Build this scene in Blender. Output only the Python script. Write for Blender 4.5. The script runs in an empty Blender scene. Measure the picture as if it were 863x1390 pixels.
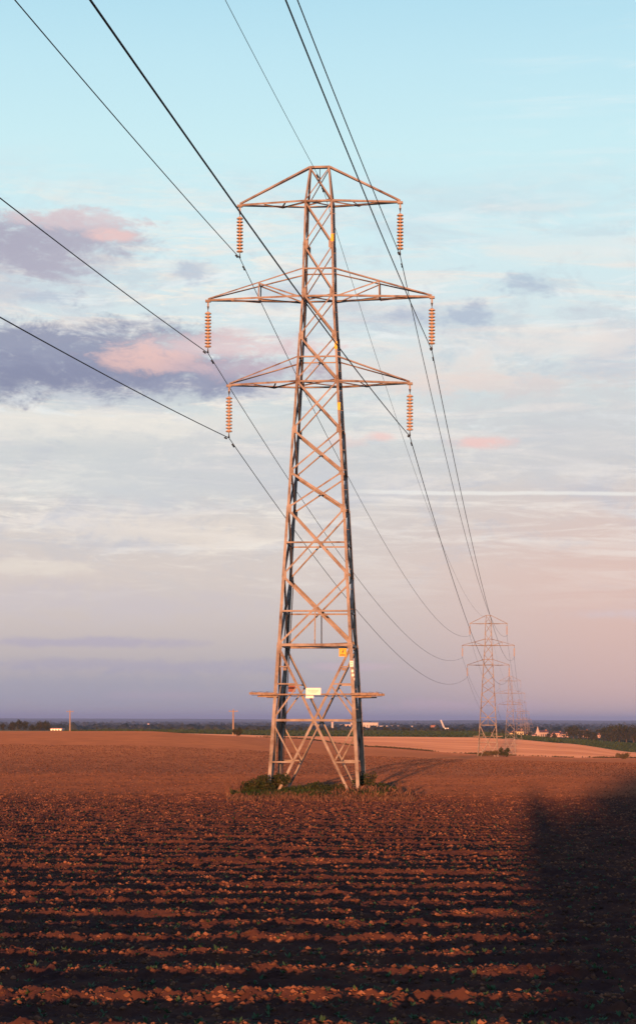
import bpy, bmesh, math, random
import numpy as np
from mathutils import Vector, Matrix

R = math.radians
F = 2866.0            # focal length in photograph pixels
CX, HY = 431.5, 977.5 # principal point / horizon
random.seed(7); rng = np.random.default_rng(7)
sc = bpy.context.scene
C = sc.collection
EXPO = 0.55
SUN_EL, SUN_AZ = 2.35, 5.5      # sun behind the camera, shadows run 5.5 deg right of view axis

# ------------------------------------------------------------------ materials
def s2l(c):
    return tuple(((v/255)/12.92 if v/255 <= 0.04045 else ((v/255+0.055)/1.055)**2.4) for v in c)

class E:
    """tiny expression wrapper round math nodes"""
    nt = None
    def __init__(s, k): s.k = k
    @staticmethod
    def op(o, *a, clamp=False):
        n = E.nt.nodes.new('ShaderNodeMath'); n.operation = o; n.use_clamp = clamp
        for i, v in enumerate(a):
            if isinstance(v, E): E.nt.links.new(v.k, n.inputs[i])
            else: n.inputs[i].default_value = v
        return E(n.outputs[0])
    def __add__(s, o): return E.op('ADD', s, o)
    __radd__ = __add__
    def __sub__(s, o): return E.op('SUBTRACT', s, o)
    def __rsub__(s, o): return E.op('SUBTRACT', o, s)
    def __mul__(s, o): return E.op('MULTIPLY', s, o)
    __rmul__ = __mul__
    def __truediv__(s, o): return E.op('DIVIDE', s, o)
    def __pow__(s, o): return E.op('POWER', s, o)

def sstep(x, a, b):
    n = E.nt.nodes.new('ShaderNodeMapRange'); n.interpolation_type = 'SMOOTHSTEP'
    E.nt.links.new(x.k, n.inputs[0]); n.inputs[1].default_value = a; n.inputs[2].default_value = b
    n.inputs[3].default_value = 0; n.inputs[4].default_value = 1
    return E(n.outputs[0])
def noise(vec, scale, detail=4, rough=0.5, dist=0.0, nt=None):
    nt = nt or E.nt
    n = nt.nodes.new('ShaderNodeTexNoise'); n.inputs['Scale'].default_value = scale
    n.inputs['Detail'].default_value = detail; n.inputs['Roughness'].default_value = rough
    n.inputs['Distortion'].default_value = dist
    if vec is not None: nt.links.new(vec, n.inputs['Vector'])
    return E(n.outputs['Fac'])
def comb(x, y, z):
    n = E.nt.nodes.new('ShaderNodeCombineXYZ')
    for i, v in enumerate((x, y, z)):
        if isinstance(v, E): E.nt.links.new(v.k, n.inputs[i])
        else: n.inputs[i].default_value = v
    return n.outputs[0]
def mixc(fac, a, b, mode='MIX'):
    n = E.nt.nodes.new('ShaderNodeMix'); n.data_type = 'RGBA'; n.blend_type = mode
    if isinstance(fac, E): E.nt.links.new(fac.k, n.inputs[0])
    else: n.inputs[0].default_value = fac
    for i, v in ((6, a), (7, b)):
        if isinstance(v, tuple): n.inputs[i].default_value = (*v[:3], 1)
        else: E.nt.links.new(v, n.inputs[i])
    return n.outputs[2]

def mat(name, cols, scale=5.0, rough=0.8, metal=0.0, bump=0.0, bscale=None, bdist=0.02, detail=5, obj=False, lo=0.35, hi=0.65, tr=0.0, spec=0.3, stretch=None, dr=0.0):
    """noise-varied principled material; cols = list of 2-4 base colours (linear)"""
    m = bpy.data.materials.new(name); m.use_nodes = True; nt = m.node_tree; E.nt = nt
    b = nt.nodes['Principled BSDF']; b.inputs['Roughness'].default_value = rough
    b.inputs['Metallic'].default_value = metal; b.inputs['Specular IOR Level'].default_value = spec
    b.inputs['Diffuse Roughness'].default_value = dr
    tc = nt.nodes.new('ShaderNodeTexCoord' if obj else 'ShaderNodeNewGeometry')
    vec = tc.outputs['Object'] if obj else tc.outputs['Position']
    if stretch:
        mp = nt.nodes.new('ShaderNodeMapping'); mp.inputs['Scale'].default_value = stretch
        nt.links.new(vec, mp.inputs[0]); vec = mp.outputs[0]
    n = noise(vec, scale, detail, 0.6)
    r = nt.nodes.new('ShaderNodeValToRGB'); nt.links.new(n.k, r.inputs[0])
    el = r.color_ramp.elements
    while len(el) < len(cols): el.new(0.5)
    for i, c in enumerate(cols):
        el[i].position = lo+(hi-lo)*i/max(1, len(cols)-1); el[i].color = (*c, 1)
    nt.links.new(r.outputs[0], b.inputs['Base Color'])
    if bump:
        bn = noise(vec, bscale or scale*3, 4, 0.65)
        bp = nt.nodes.new('ShaderNodeBump'); bp.inputs['Strength'].default_value = bump
        bp.inputs['Distance'].default_value = bdist
        nt.links.new(bn.k, bp.inputs['Height']); nt.links.new(bp.outputs[0], b.inputs['Normal'])
    if tr:
        t = nt.nodes.new('ShaderNodeBsdfTranslucent'); nt.links.new(r.outputs[0], t.inputs[0])
        mx = nt.nodes.new('ShaderNodeMixShader'); mx.inputs[0].default_value = tr
        nt.links.new(b.outputs[0], mx.inputs[1]); nt.links.new(t.outputs[0], mx.inputs[2])
        nt.links.new(mx.outputs[0], nt.nodes['Material Output'].inputs[0])
    return m

M = {}
M['steel'] = mat('weathered_steel', [(.10,.058,.04), (.21,.17,.145), (.29,.25,.22), (.36,.31,.275)], 1.7, 0.6, 0.0, 0.2, 40, .004, lo=.30, hi=.68, detail=9)
M['wood'] = mat('guard_timber', [(.20,.14,.10), (.34,.26,.20)], 6, .85, 0, .3, 30, .01)
M['glaze'] = mat('insulator_glaze', [(.50,.36,.25), (.60,.45,.33)], 6, .35, 0, spec=.5)
M['wire'] = mat('conductor_metal', [(.030,.034,.042), (.05,.055,.062)], 2, .6, .3)
M['dark'] = mat('dark_fitting', [(.03,.03,.035), (.05,.05,.05)], 5, .6, .2)
M['yellow'] = mat('yellow_plate', [(.72,.40,.015), (.80,.48,.03)], 9, .5)
M['white'] = mat('white_plate', [(.80,.78,.72), (.86,.85,.8)], 7, .45)
M['ink'] = mat('plate_print', [(.02,.02,.02), (.03,.03,.03)], 7, .5)
M['redplate'] = mat('red_plate', [(.16,.03,.025), (.22,.045,.03)], 7, .5)
M['concrete'] = mat('footing_concrete', [(.08,.065,.05), (.15,.12,.10)], 5, .9, 0, .4, 20, .02)
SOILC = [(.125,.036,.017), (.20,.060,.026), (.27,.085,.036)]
def soil():
    m = bpy.data.materials.new('ploughed_soil'); m.use_nodes = True; nt = m.node_tree; E.nt = nt
    b = nt.nodes['Principled BSDF']; b.inputs['Roughness'].default_value = 1; b.inputs['Diffuse Roughness'].default_value = 1.0; b.inputs['Specular IOR Level'].default_value = .04
    g = nt.nodes.new('ShaderNodeNewGeometry'); sp = nt.nodes.new('ShaderNodeSeparateXYZ'); nt.links.new(g.outputs['Position'], sp.inputs[0])
    x, y, z = (E(sp.outputs[i]) for i in range(3))
    big = noise(comb(x*.012, y*.006, 0), 1.0, 4, .6); mid = noise(comb(x*.25, y*.10, 0), 1.0, 6, .65); fine = noise(g.outputs['Position'], 3.0, 8, .7)
    near = mixc(sstep(fine, .35, .68), (.040,.021,.023), (.085,.038,.028))  # near soil dark and purplish: shade between the ridges is put into its colour
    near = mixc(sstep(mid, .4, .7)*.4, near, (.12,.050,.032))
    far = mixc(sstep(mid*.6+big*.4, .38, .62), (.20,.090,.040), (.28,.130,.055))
    lines = noise(comb(x*.006, y*.22, 4), 1.0, 5, .7)       # drill lines left by the machinery
    far = mixc(sstep(lines, .52, .70)*.35, far, (.15,.055,.033))
    wob = (mid-.5)*10
    spk = noise(comb(x*1.6, y*.55, 6), 1.0, 5, .75)
    far = mixc(sstep(spk, .42, .66)*.25, far, (.15,.068,.04))
    col = mixc(sstep(y+wob, 84, 97)*.40+sstep(y, 90, 230)*.60, near, far)  # shade-darkened near tone gives way to the soil's own colour with distance
    nt.links.new(col, b.inputs['Base Color'])
    bn = noise(g.outputs['Position'], 20, 5, .65)
    bp = nt.nodes.new('ShaderNodeBump'); bp.inputs['Strength'].default_value = .5; bp.inputs['Distance'].default_value = .02
    nt.links.new(bn.k, bp.inputs['Height']); nt.links.new(bp.outputs[0], b.inputs['Normal'])
    return m
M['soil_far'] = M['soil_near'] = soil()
M['clod'] = mat('soil_clod', [(.05,.027,.024), (.12,.058,.040), (.29,.135,.080)], 3, 1, 0, .8, 30, .02, spec=.05, dr=1.0)
M['stubble'] = mat('stubble', [(.27,.15,.095), (.34,.20,.125), (.42,.25,.16)], .04, 1, 0, 0, stretch=(.3,1,1), spec=0, dr=1.0)
M['verge'] = mat('crop_ground', [(.06,.09,.02), (.13,.12,.04)], .05, 1, dr=1.0)
M['plain'] = mat('far_plain', [(.010,.018,.012), (.022,.032,.016), (.05,.05,.028), (.17,.13,.08)], 
 .0016, 1, detail=9, dr=1.0, lo=.36, hi=.74, stretch=(.5,1,1), spec=0)
M['grass'] = mat('verge_grass', [(.022,.042,.010), (.045,.075,.017), (.13,.09,.04)], 1.6, .8, tr=.25, lo=.35, hi=.7)
M['weed'] = mat('weed_leaf', [(.018,.032,.010), (.035,.05,.015), (.09,.07,.03)], 4, .75, tr=.2)
M['dryweed'] = mat('dry_stalk', [(.10,.05,.035), (.17,.08,.05), (.24,.14,.08)], 4, .9)
M['seedling'] = mat('seedling_leaf', [(.03,.07,.03), (.06,.12,.05)], 4, .7, tr=.2)
M['leaf'] = mat('tree_leaf', [(.020,.030,.010), (.040,.048,.016), (.075,.062,.024)], .5, .9, tr=.15)
M['leaf2'] = mat('bush_leaf', [(.06,.055,.02), (.12,.09,.035), (.18,.12,.05)], 1.2, .9, tr=.15)
M['crop'] = mat('crop_leaf', [(.035,.065,.016), (.06,.095,.022), (.10,.115,.035)], .3, .9, tr=.2)
M['bark'] = mat('bark', [(.06,.04,.03), (.13,.09,.06)], 3, .9)
M['polewood'] = mat('pole_timber', [(.30,.20,.13), (.42,.30,.20)], 3, .9)
M['rose'] = mat('rose_render', [(.55,.36,.30), (.68,.48,.40)], .05, .8)
M['pale'] = mat('pale_cladding', [(.50,.45,.41), (.62,.57,.52)], .05, .7)
M['brick'] = mat('brick_wall', [(.36,.16,.10), (.46,.22,.14)], .2, .9)
M['yellowwall'] = mat('cream_wall', [(.85,.70,.34), (.92,.80,.44)], .05, .8)
M['roof'] = mat('roof_tile', [(.15,.07,.05), (.24,.11,.08)], .3, .9)
M['glass'] = mat('window_glass', [(.03,.035,.045), (.05,.05,.06)], .3, .15, spec=.6)
M['stone'] = mat('spire_stone', [(.42,.32,.26), (.55,.44,.36)], .1, .9)

# ------------------------------------------------------------------ object helpers
def link(name, me, parent=None, loc=None):
    o = bpy.data.objects.new(name, me); C.objects.link(o)
    if parent is not None: o.parent = parent
    if loc is not None: o.location = loc
    return o
def tag(o, label=None, cat=None, group=None, kind=None):
    if label: o['label'] = label
    if cat: o['category'] = cat
    if group: o['group'] = group
    if kind: o['kind'] = kind
    return o
class MB:
    def __init__(s): s.v = []; s.f = []
    def add(s, vs, fs):
        b = len(s.v); s.v += [tuple(v) for v in vs]; s.f += [tuple(i+b for i in f) for f in fs]; return s
    def frame(s, p, q, a, n, a0, a1, n0, n1):
        p, q = Vector(p), Vector(q)
        vs = [c + a*x + n*y for c in (p, q) for x, y in ((a0,n0),(a1,n0),(a1,n1),(a0,n1))]
        return s.add(vs, [(0,1,2,3),(7,6,5,4),(0,4,5,1),(1,5,6,2),(2,6,7,3),(3,7,4,0)])
    def angle(s, p, q, w, t, n):
        """angle-section steel from p to q; n = outward normal of the face it lies in"""
        d = (Vector(q)-Vector(p)).normalized(); n = (Vector(n) - d*d.dot(Vector(n))).normalized(); a = n.cross(d)
        s.frame(p, q, a, n, -w/2, w/2, -t, 0)
        s.frame(p, q, a, n, -w/2, -w/2+t, -w, -t-.0005)
        return s
    def box(s, c, sx, sy, sz):
        x, y, z = c
        vs = [(x+i*sx/2, y+j*sy/2, z+k*sz/2) for k in (-1,1) for i, j in ((-1,-1),(1,-1),(1,1),(-1,1))]
        return s.add(vs, [(3,2,1,0),(4,5,6,7),(0,1,5,4),(1,2,6,5),(2,3,7,6),(3,0,4,7)])
    def tube(s, pts, r, n=8, cap=True):
        pts = [Vector(p) for p in pts]; rs = r if isinstance(r, (list, tuple)) else [r]*len(pts)
        vs = []
        for i, p in enumerate(pts):
            d = (pts[min(i+1, len(pts)-1)] - pts[max(i-1, 0)]).normalized()
            up = Vector((0,0,1)) if abs(d.z) < .95 else Vector((1,0,0))
            a = d.cross(up).normalized(); b = a.cross(d)
            vs += [p + (a*math.cos(2*math.pi*k/n) + b*math.sin(2*math.pi*k/n))*rs[i] for k in range(n)]
        fs = [(i*n+k, i*n+(k+1) % n, (i+1)*n+(k+1) % n, (i+1)*n+k) for i in range(len(pts)-1) for k in range(n)]
        if cap: fs += [tuple(range(n))[::-1], tuple((len(pts)-1)*n+k for k in range(n))]
        return s.add(vs, fs)
    def lathe(s, prof, c=(0,0,0), n=16):
        vs = [(c[0]+r*math.cos(2*math.pi*k/n), c[1]+r*math.sin(2*math.pi*k/n), c[2]+z) for r, z in prof for k in range(n)]
        fs = [(i*n+k, i*n+(k+1) % n, (i+1)*n+(k+1) % n, (i+1)*n+k) for i in range(len(prof)-1) for k in range(n)]
        fs += [tuple(range(n))[::-1], tuple((len(prof)-1)*n+k for k in range(n))]
        return s.add(vs, fs)
    def mesh(s, name, m, smooth=False):
        me = bpy.data.meshes.new(name); me.from_pydata(s.v, [], s.f); me.materials.append(M[m] if isinstance(m, str) else m)
        if smooth: me.polygons.foreach_set('use_smooth', [True]*len(me.polygons))
        me.update(); return me
    def build(s, name, m, parent=None, loc=None, smooth=False):
        return link(name, s.mesh(name, m, smooth), parent, loc)
def npmesh(name, V, Fc, m, smooth=False):
    me = bpy.data.meshes.new(name); V = np.asarray(V, np.float32); Fc = np.asarray(Fc, np.int32); k = Fc.shape[1]
    me.vertices.add(len(V)); me.vertices.foreach_set('co', V.ravel())
    me.loops.add(Fc.size); me.loops.foreach_set('vertex_index', Fc.ravel())
    me.polygons.add(len(Fc)); me.polygons.foreach_set('loop_start', np.arange(0, Fc.size, k, dtype=np.int32))
    if smooth: me.polygons.foreach_set('use_smooth', np.ones(len(Fc), bool))
    me.update(calc_edges=True); me.validate(); me.materials.append(M[m] if isinstance(m, str) else m)
    return me
def copy_tree(o, parent=None):
    c = o.copy(); C.objects.link(c); c.parent = parent
    for ch in o.children: copy_tree(ch, c)
    return c

# ------------------------------------------------------------------ terrain
COLS = np.array([-400,0,200,300,400,500,640,690,770,863,1260.]); UC = (COLS-CX)/F
TY = [100,150,250,390,450,690,1000,1200,1500,2000,3000,6000,12000,18000,26000]
TV = [[96]*11,
 [64,64,64,65,65,66,68,68,68,69,70],
 [35,35,36,40,45,49,53.5,54,56,57,60],
 [19,19,19.5,25,34,42,48.5,49.5,52,53,56],
 [17,17,16.5,22.5,31,40,47.5,49,51.5,52.5,55],
 [20,20,20,22,25.5,36.5,45.5,47.5,50,50.5,52],
 [18,18,18,20,22.5,22.5,23,25,31,43,46],
 [16,16,15.5,15.5,16,16,16,20,26,31,33],
 [16,16,16,16,16,17,19,22,25,28,30],
 [17,17,17,17,17,18,19,21,22,23,24],
 [16]*9+[17,17], [11]*11, [5]*11, [.8]*11, [.4]*11]
NEARY = [0.5,5,12,20,35,50,70,84]
def slopes(x, y):
    h = np.diff(x)[:, None]; d = np.diff(y, axis=0)/h
    m = np.zeros_like(y); m[0] = d[0]; m[-1] = d[-1]
    w1 = 2*h[1:]+h[:-1]; w2 = h[1:]+2*h[:-1]
    with np.errstate(divide='ignore', invalid='ignore'):
        hm = (w1+w2)/(w1/d[:-1]+w2/d[1:])
    m[1:-1] = np.where(d[:-1]*d[1:] > 0, hm, 0); return m
TYA = np.array(NEARY+TY, float)
TH = np.array([[1.65+.0197*y]*11 for y in NEARY] + [[v*y/F for v in row] for y, row in zip(TY, TV)])
TL = np.log(TYA); TM = slopes(TL, TH)
UFINE = np.linspace(UC[0], UC[-1], 81)
def _lin(u, A):  # smooth lateral blend
    i = np.clip(np.searchsorted(UC, u)-1, 0, len(UC)-2); t = np.clip((u-UC[i])/(UC[i+1]-UC[i]), 0, 1)
    t = .5*t + .5*t*t*(3-2*t)
    return i, t
def H(X, Y):
    """depth of the ground below eye level"""
    X = np.asarray(X, float); Y = np.asarray(Y, float)
    Yc = np.clip(Y, .5, 26000); L = np.log(Yc); u = X/np.maximum(Yc, 1)
    i = np.clip(np.searchsorted(TL, L)-1, 0, len(TL)-2); hh = TL[i+1]-TL[i]; t = (L-TL[i])/hh
    j, s = _lin(u, None)
    def col(k): return ((2*t**3-3*t**2+1)*TH[i, k]+(t**3-2*t**2+t)*hh*TM[i, k]+(-2*t**3+3*t**2)*TH[i+1, k]+(t**3-t**2)*hh*TM[i+1, k])
    h = col(j)*(1-s)+col(j+1)*s
    return np.where(Y < .5, 1.65+.0197*Y, h)
def gz(x, y): return -float(H(x, y))
def at(px, Y): return (px-CX)*Y/F

def vnoise(x, y, seed=0):
    xi = np.floor(x).astype(np.int64); yi = np.floor(y).astype(np.int64); fx = x-xi; fy = y-yi
    fx = fx*fx*(3-2*fx); fy = fy*fy*(3-2*fy)
    def hsh(a, b):
        n = (a*374761393 + b*668265263 + seed*144269504) & 0xffffffff
        n = ((n ^ (n >> 13))*1274126177) & 0xffffffff
        return ((n ^ (n >> 16)) & 0xffff)/65535.0
    return (hsh(xi,yi)*(1-fx)+hsh(xi+1,yi)*fx)*(1-fy)+(hsh(xi,yi+1)*(1-fx)+hsh(xi+1,yi+1)*fx)*fy
def ridge(X, Y):
    s = Y + .018*X + .35*(vnoise(X*.09, Y*.25, 3)-.5)
    c = .5+.5*np.cos(2*math.pi*s/1.55)
    return c
def micro(X, Y):
    c = ridge(X, Y); amp = .55+.8*vnoise(X*.5, Y*.7, 5)
    r = .085*c**1.8*amp
    s2 = Y+.018*X+.15*vnoise(X*.2, Y*.6, 9)
    r += .022*(.5+.5*np.cos(2*math.pi*s2/.39))
    r += (.5+.6*c)*(.026*(vnoise(X*2.1, Y*2.6, 11)-.5) + .034*(vnoise(X*8.5, Y*9, 12)-.5) + .040*(vnoise(X*21, Y*20, 13)-.5) + .022*(vnoise(X*43, Y*30, 14)-.5))
    n = vnoise(X*9.2, Y*8.4, 21); r += .030*np.clip((n-.75)/.25, 0, 1)**.7*(.25+.9*c)
    return r

def mound(X, Y):
    return .30*np.exp(-(((X-.1)/3.8)**4+((Y-88.8)/4.6)**4))

# ground grid (one connected set of rows, split by land use)
ss = np.concatenate([-np.geomspace(1, .22, 14), np.linspace(-.2, .2, 161), np.geomspace(.22, 1, 14)])
rowsY = np.concatenate([np.linspace(-500, -40, 12), np.linspace(-20, 8, 8), np.linspace(9, 100, 120), np.geomspace(101.5, 690, 110),
    np.geomspace(697, 1000, 30), np.geomspace(1010, 1200, 12), np.geomspace(1230, 26000, 90), [45000]])
Wd = 42+1.2*np.abs(rowsY)
YY = np.repeat(rowsY[:, None], len(ss), 1); XX = ss[None, :]*Wd[:, None]
ZZ = -H(XX, YY)+mound(XX, YY)
ZZ[-1] = -60
def patch_w(X, Y):
    """1 inside the finely modelled part of the near field, fading to 0 at its edge"""
    a = np.clip(((3.2+.235*Y)-np.abs(X))/1.2, 0, 1); b = np.clip((Y-10.2)/1.0, 0, 1); c = np.clip((134-Y)/8, 0, 1)
    return a*b*c
ZZ -= .30*np.clip(patch_w(XX, YY)*2-1, 0, 1)
far = YY > 1300
ZZ += np.where(far & (YY < 40000), (vnoise(XX*.0012, YY*.0008, 31)-.5)*YY*.0012, 0)
def sheet(name, m, y0, y1, lab):
    r = np.where((rowsY >= y0-.01) & (rowsY <= y1+.01))[0]
    X, Y, Z = XX[r], YY[r], ZZ[r]; nr, nc = X.shape
    V = np.stack([X, Y, Z], -1).reshape(-1, 3); idx = np.arange(nr*nc).reshape(nr, nc)
    Fc = np.stack([idx[:-1,:-1], idx[:-1,1:], idx[1:,1:], idx[1:,:-1]], -1).reshape(-1, 4)
    o = link(name, npmesh(name, V, Fc, m, True)); return tag(o, lab, None, None, 'structure')
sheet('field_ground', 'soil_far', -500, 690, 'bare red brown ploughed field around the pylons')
sheet('stubble_ground', 'stubble', 690, 1000, 'pale orange stubble field beyond the ploughed field')
sheet('crop_ground', 'verge', 1000, 1200, 'green crop strip beyond the stubble field')
sheet('plain_ground', 'plain', 1200, 50000, 'dark wooded plain reaching the horizon')

# finely modelled near field
py = [10.0]
while py[-1] < 134: py.append(py[-1]+.014+.00085*py[-1])
py = np.array(py); pu = np.linspace(-1, 1, 520)
PY = np.repeat(py[:, None], len(pu), 1); PX = pu[None, :]*(3.2+.235*py[:, None])
w = patch_w(PX, PY)
fade = np.clip(.45+(92-PY)/26, .45, 1)
PZ = -H(PX, PY)+mound(PX, PY)+micro(PX, PY)*w*fade - .28*(1-np.clip(w*4, 0, 1)) + .012
idx = np.arange(PX.size).reshape(PX.shape)
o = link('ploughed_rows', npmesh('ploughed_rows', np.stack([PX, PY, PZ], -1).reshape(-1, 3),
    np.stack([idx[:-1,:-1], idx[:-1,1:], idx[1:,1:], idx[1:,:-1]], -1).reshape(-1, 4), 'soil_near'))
tag(o, 'cloddy ploughed rows of red soil in the foreground, darkened for shade', None, None, 'structure')
def soilz(X, Y):
    w = patch_w(X, Y); return -H(X, Y)+mound(X, Y)+micro(X, Y)*w*np.clip(.45+(92-Y)/26, .45, 1)+.012

# loose clods
def scatter(name, n, y0, y1, size, m, fn, lab, cat, onridge=1.0, pw=1.0):
    Y = (rng.random(n)**pw)*(y1-y0)+y0; X = (rng.random(n)*2-1)*(1.5+.19*Y)
    keep = rng.random(n) < (1-onridge)+onridge*ridge(X, Y)**2
    X, Y = X[keep], Y[keep]; Z = soilz(X, Y); n = len(X)
    V, Fc = fn(X, Y, Z, size(n, Y), n)
    o = link(name, npmesh(name, V, Fc, m)); tag(o, lab, cat, None, 'stuff'); return o
def clodmesh(X, Y, Z, S, n):
    base = np.array([(1,0,0),(.3,.95,0),(-.8,.6,0),(-.8,-.6,0),(.3,-.95,0),(.35,.1,.75),(-.35,-.1,.65),(0,0,-.6)], float)
    faces = np.array([(0,1,5),(1,2,5),(2,6,5),(2,3,6),(3,4,6),(4,5,6),(4,0,5),(1,0,7),(2,1,7),(3,2,7),(4,3,7),(0,4,7)])
    P = base[None]*(1+.35*(rng.random((n, 8, 3))-.5)*2); a = rng.random(n)*6.283
    c, s = np.cos(a)[:, None], np.sin(a)[:, None]
    x = P[..., 0]*c-P[..., 1]*s; y = P[..., 0]*s+P[..., 1]*c; z = P[..., 2]*(.7+.4*rng.random(n))[:, None]
    V = np.stack([x*S[:, None]+X[:, None], y*S[:, None]+Y[:, None], z*S[:, None]+Z[:, None]+.25*S[:, None]], -1).reshape(-1, 3)
    return V, (faces[None]+np.arange(n)[:, None, None]*8).reshape(-1, 3)
scatter('soil_clods', 190000, 11, 92, lambda n, Y: .004+.022*rng.random(n)**3.2+.00026*Y, 'clod', clodmesh,
        'loose red soil clods lying along the ploughed ridges', 'clods', .7, 1.25)
scatter('fine_clods', 45000, 88, 250, lambda n, Y: .016+.024*rng.random(n)**2+.00010*Y, 'clod', clodmesh,
        'small soil crumbs on the smoother field beyond the pylon', 'clods', 0, 1.3)
def leafmesh(X, Y, Z, S, n):
    k = 5; A = rng.random((n, k))*6.283; T = .25+.8*rng.random((n, k)); L = S[:, None]*(.6+.6*rng.random((n, k)))
    dx, dy, dz = np.cos(A)*np.cos(T), np.sin(A)*np.cos(T), np.sin(T)
    o = np.stack([X, Y, Z], -1)[:, None, :]; D = np.stack([dx, dy, dz], -1)*L[..., None]; W = np.stack([-np.sin(A), np.cos(A), 0*A], -1)*L[..., None]*.22
    V = np.stack([o+0*D, o+D*.55+W, o+D, o+D*.55-W], 2).reshape(-1, 3)
    return V, np.arange(n*k*4).reshape(-1, 4)
scatter('seedlings', 16000, 11, 80, lambda n, Y: .02+.035*rng.random(n), 'seedling', leafmesh,
        'small green seedlings sprouting between the soil ridges', 'seedlings', 0.0, 1.2)

# ------------------------------------------------------------------ foliage
def leafcloud(blobs, n, size, squash=1.0):
    """n small quads spread through several overlapping clumps (cx,cy,cz,rx,ry,rz)"""
    B = np.array(blobs, float); wt = B[:, 3]*B[:, 4]*B[:, 5]; wt = wt**.7; k = rng.choice(len(B), n, p=wt/wt.sum())
    d = rng.normal(size=(n, 3)); d /= np.linalg.norm(d, axis=1)[:, None]; r = rng.random(n)**.45
    P = B[k, :3]+d*B[k, 3:]*r[:, None]
    a = rng.normal(size=(n, 3)); a /= np.linalg.norm(a, axis=1)[:, None]
    b = np.cross(a, rng.normal(size=(n, 3))); b /= np.linalg.norm(b, axis=1)[:, None]
    s = (size*(.6+.8*rng.random(n)))[:, None]
    V = np.stack([P-a*s, P+b*s*.6, P+a*s, P-b*s*.6], 1).reshape(-1, 3)
    return V, np.arange(n*4).reshape(-1, 4)
def tree_proto(h, wid, n, size, m='leaf', nb=9, name='tree', low=.02):
    root = bpy.data.objects.new(name, None); C.objects.link(root)
    t = MB(); t.tube([(0,0,-.4),(.02*h,0,h*.3),(0,.01*h,h*.62)], [h*.035, h*.026, h*.012], 7)
    for k in range(5):
        a = k*1.3; z = h*(.28+.07*k)
        t.tube([(0,0,z),(math.cos(a)*wid*.3, math.sin(a)*wid*.3, z+h*.2)], [h*.012, h*.005], 5)
    t.build('trunk', 'bark', root)
    bl = []
    for k in range(nb):
        a = random.random()*6.283; r = wid*.5*random.random()**.6*.75; z = h*(low+.2+(.74-low-.2)*random.random())
        q = wid*random.uniform(.16, .27); bl.append((r*math.cos(a), r*math.sin(a), z, q, q, q*random.uniform(.7,1.05)))
    bl.append((0, 0, h*.72, wid*.25, wid*.25, h*.24)); bl.append((0, 0, h*.5, wid*.36, wid*.36, h*.26))
    V, Fc = leafcloud(bl, n, size)
    V[:, 2] = np.clip(V[:, 2], h*low*.6, None)
    link('crown', npmesh('crown', V, Fc, m), root)
    return root
def place(root, x, y, s=1.0, rz=None, sink=0.1):
    root.location = (x, y, gz(x, y)-sink); root.scale = (s, s, s); root.rotation_euler = (0, 0, random.random()*6.28 if rz is None else rz)
def bush(name, x, y, wid, h, n, size, m, label, cat, group=None):
    bl = [(random.uniform(-.35,.35)*wid, random.uniform(-.35,.35)*wid, h*random.uniform(.25,.68), wid*random.uniform(.15,.26), wid*random.uniform(.15,.26), h*random.uniform(.2,.34)) for _ in range(9)]
    V, Fc = leafcloud(bl, n, size); V[:, 2] = np.clip(V[:, 2], 0, None)
    root = bpy.data.objects.new(name, None); C.objects.link(root); root.location = (x, y, gz(x, y)+float(mound(x, y)))
    link('foliage', npmesh('foliage', V, Fc, m), root)
    s = MB()
    for k in range(9):
        a = random.random()*6.28; s.tube([(0,0,-.1),(math.cos(a)*wid*.3, math.sin(a)*wid*.3, h*random.uniform(.6,.95))], [.02*h, .006*h], 4)
    s.build('stem', 'bark', root)
    return tag(root, label, cat, group)

# ------------------------------------------------------------------ pylon
ZB = -2.97                       # ground level at the first pylon (below eye level)
LV = [26.55, 25.0, 23.15, 21.1, 19.25, 17.35, 15.25, 13.45, 11.9, 9.05, 6.12]
ZC, ZL = 3.12, 2.95              # crossing of the lowest bracing; hip height on the legs
def hw(z):
    if z <= 21.1: return 1.93+(.68-1.93)*z/21.1
    if z <= 25.0: return .68+(.59-.68)*(z-21.1)/3.9
    return .59+(.43-.59)*(z-25.0)/1.55
def hd(z):
    if z <= 25.0: return hw(z)
    return .59+(.14-.59)*(z-25.0)/1.55
FACES = [((1,0),(0,-1)), ((-1,0),(0,1)), ((0,1),(1,0)), ((0,-1),(-1,0))]  # (along, outward)
def fp(face, s, z, off=0.0):
    """point on a face: s in -1..1 across, z height"""
    (ax, ay), (nx, ny) = face
    x = ax*s*hw(z)+nx*(hw(z)-off); y = ay*s*hd(z)+ny*(hd(z)-off); return Vector((x, y, z))
def fnorm(face): return Vector((face[1][0], face[1][1], .06))
ARMS = [(25.0, 3.43, 26.55), (20.95, 4.79, 22.12), (17.3, 3.87, 18.35)]
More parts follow.
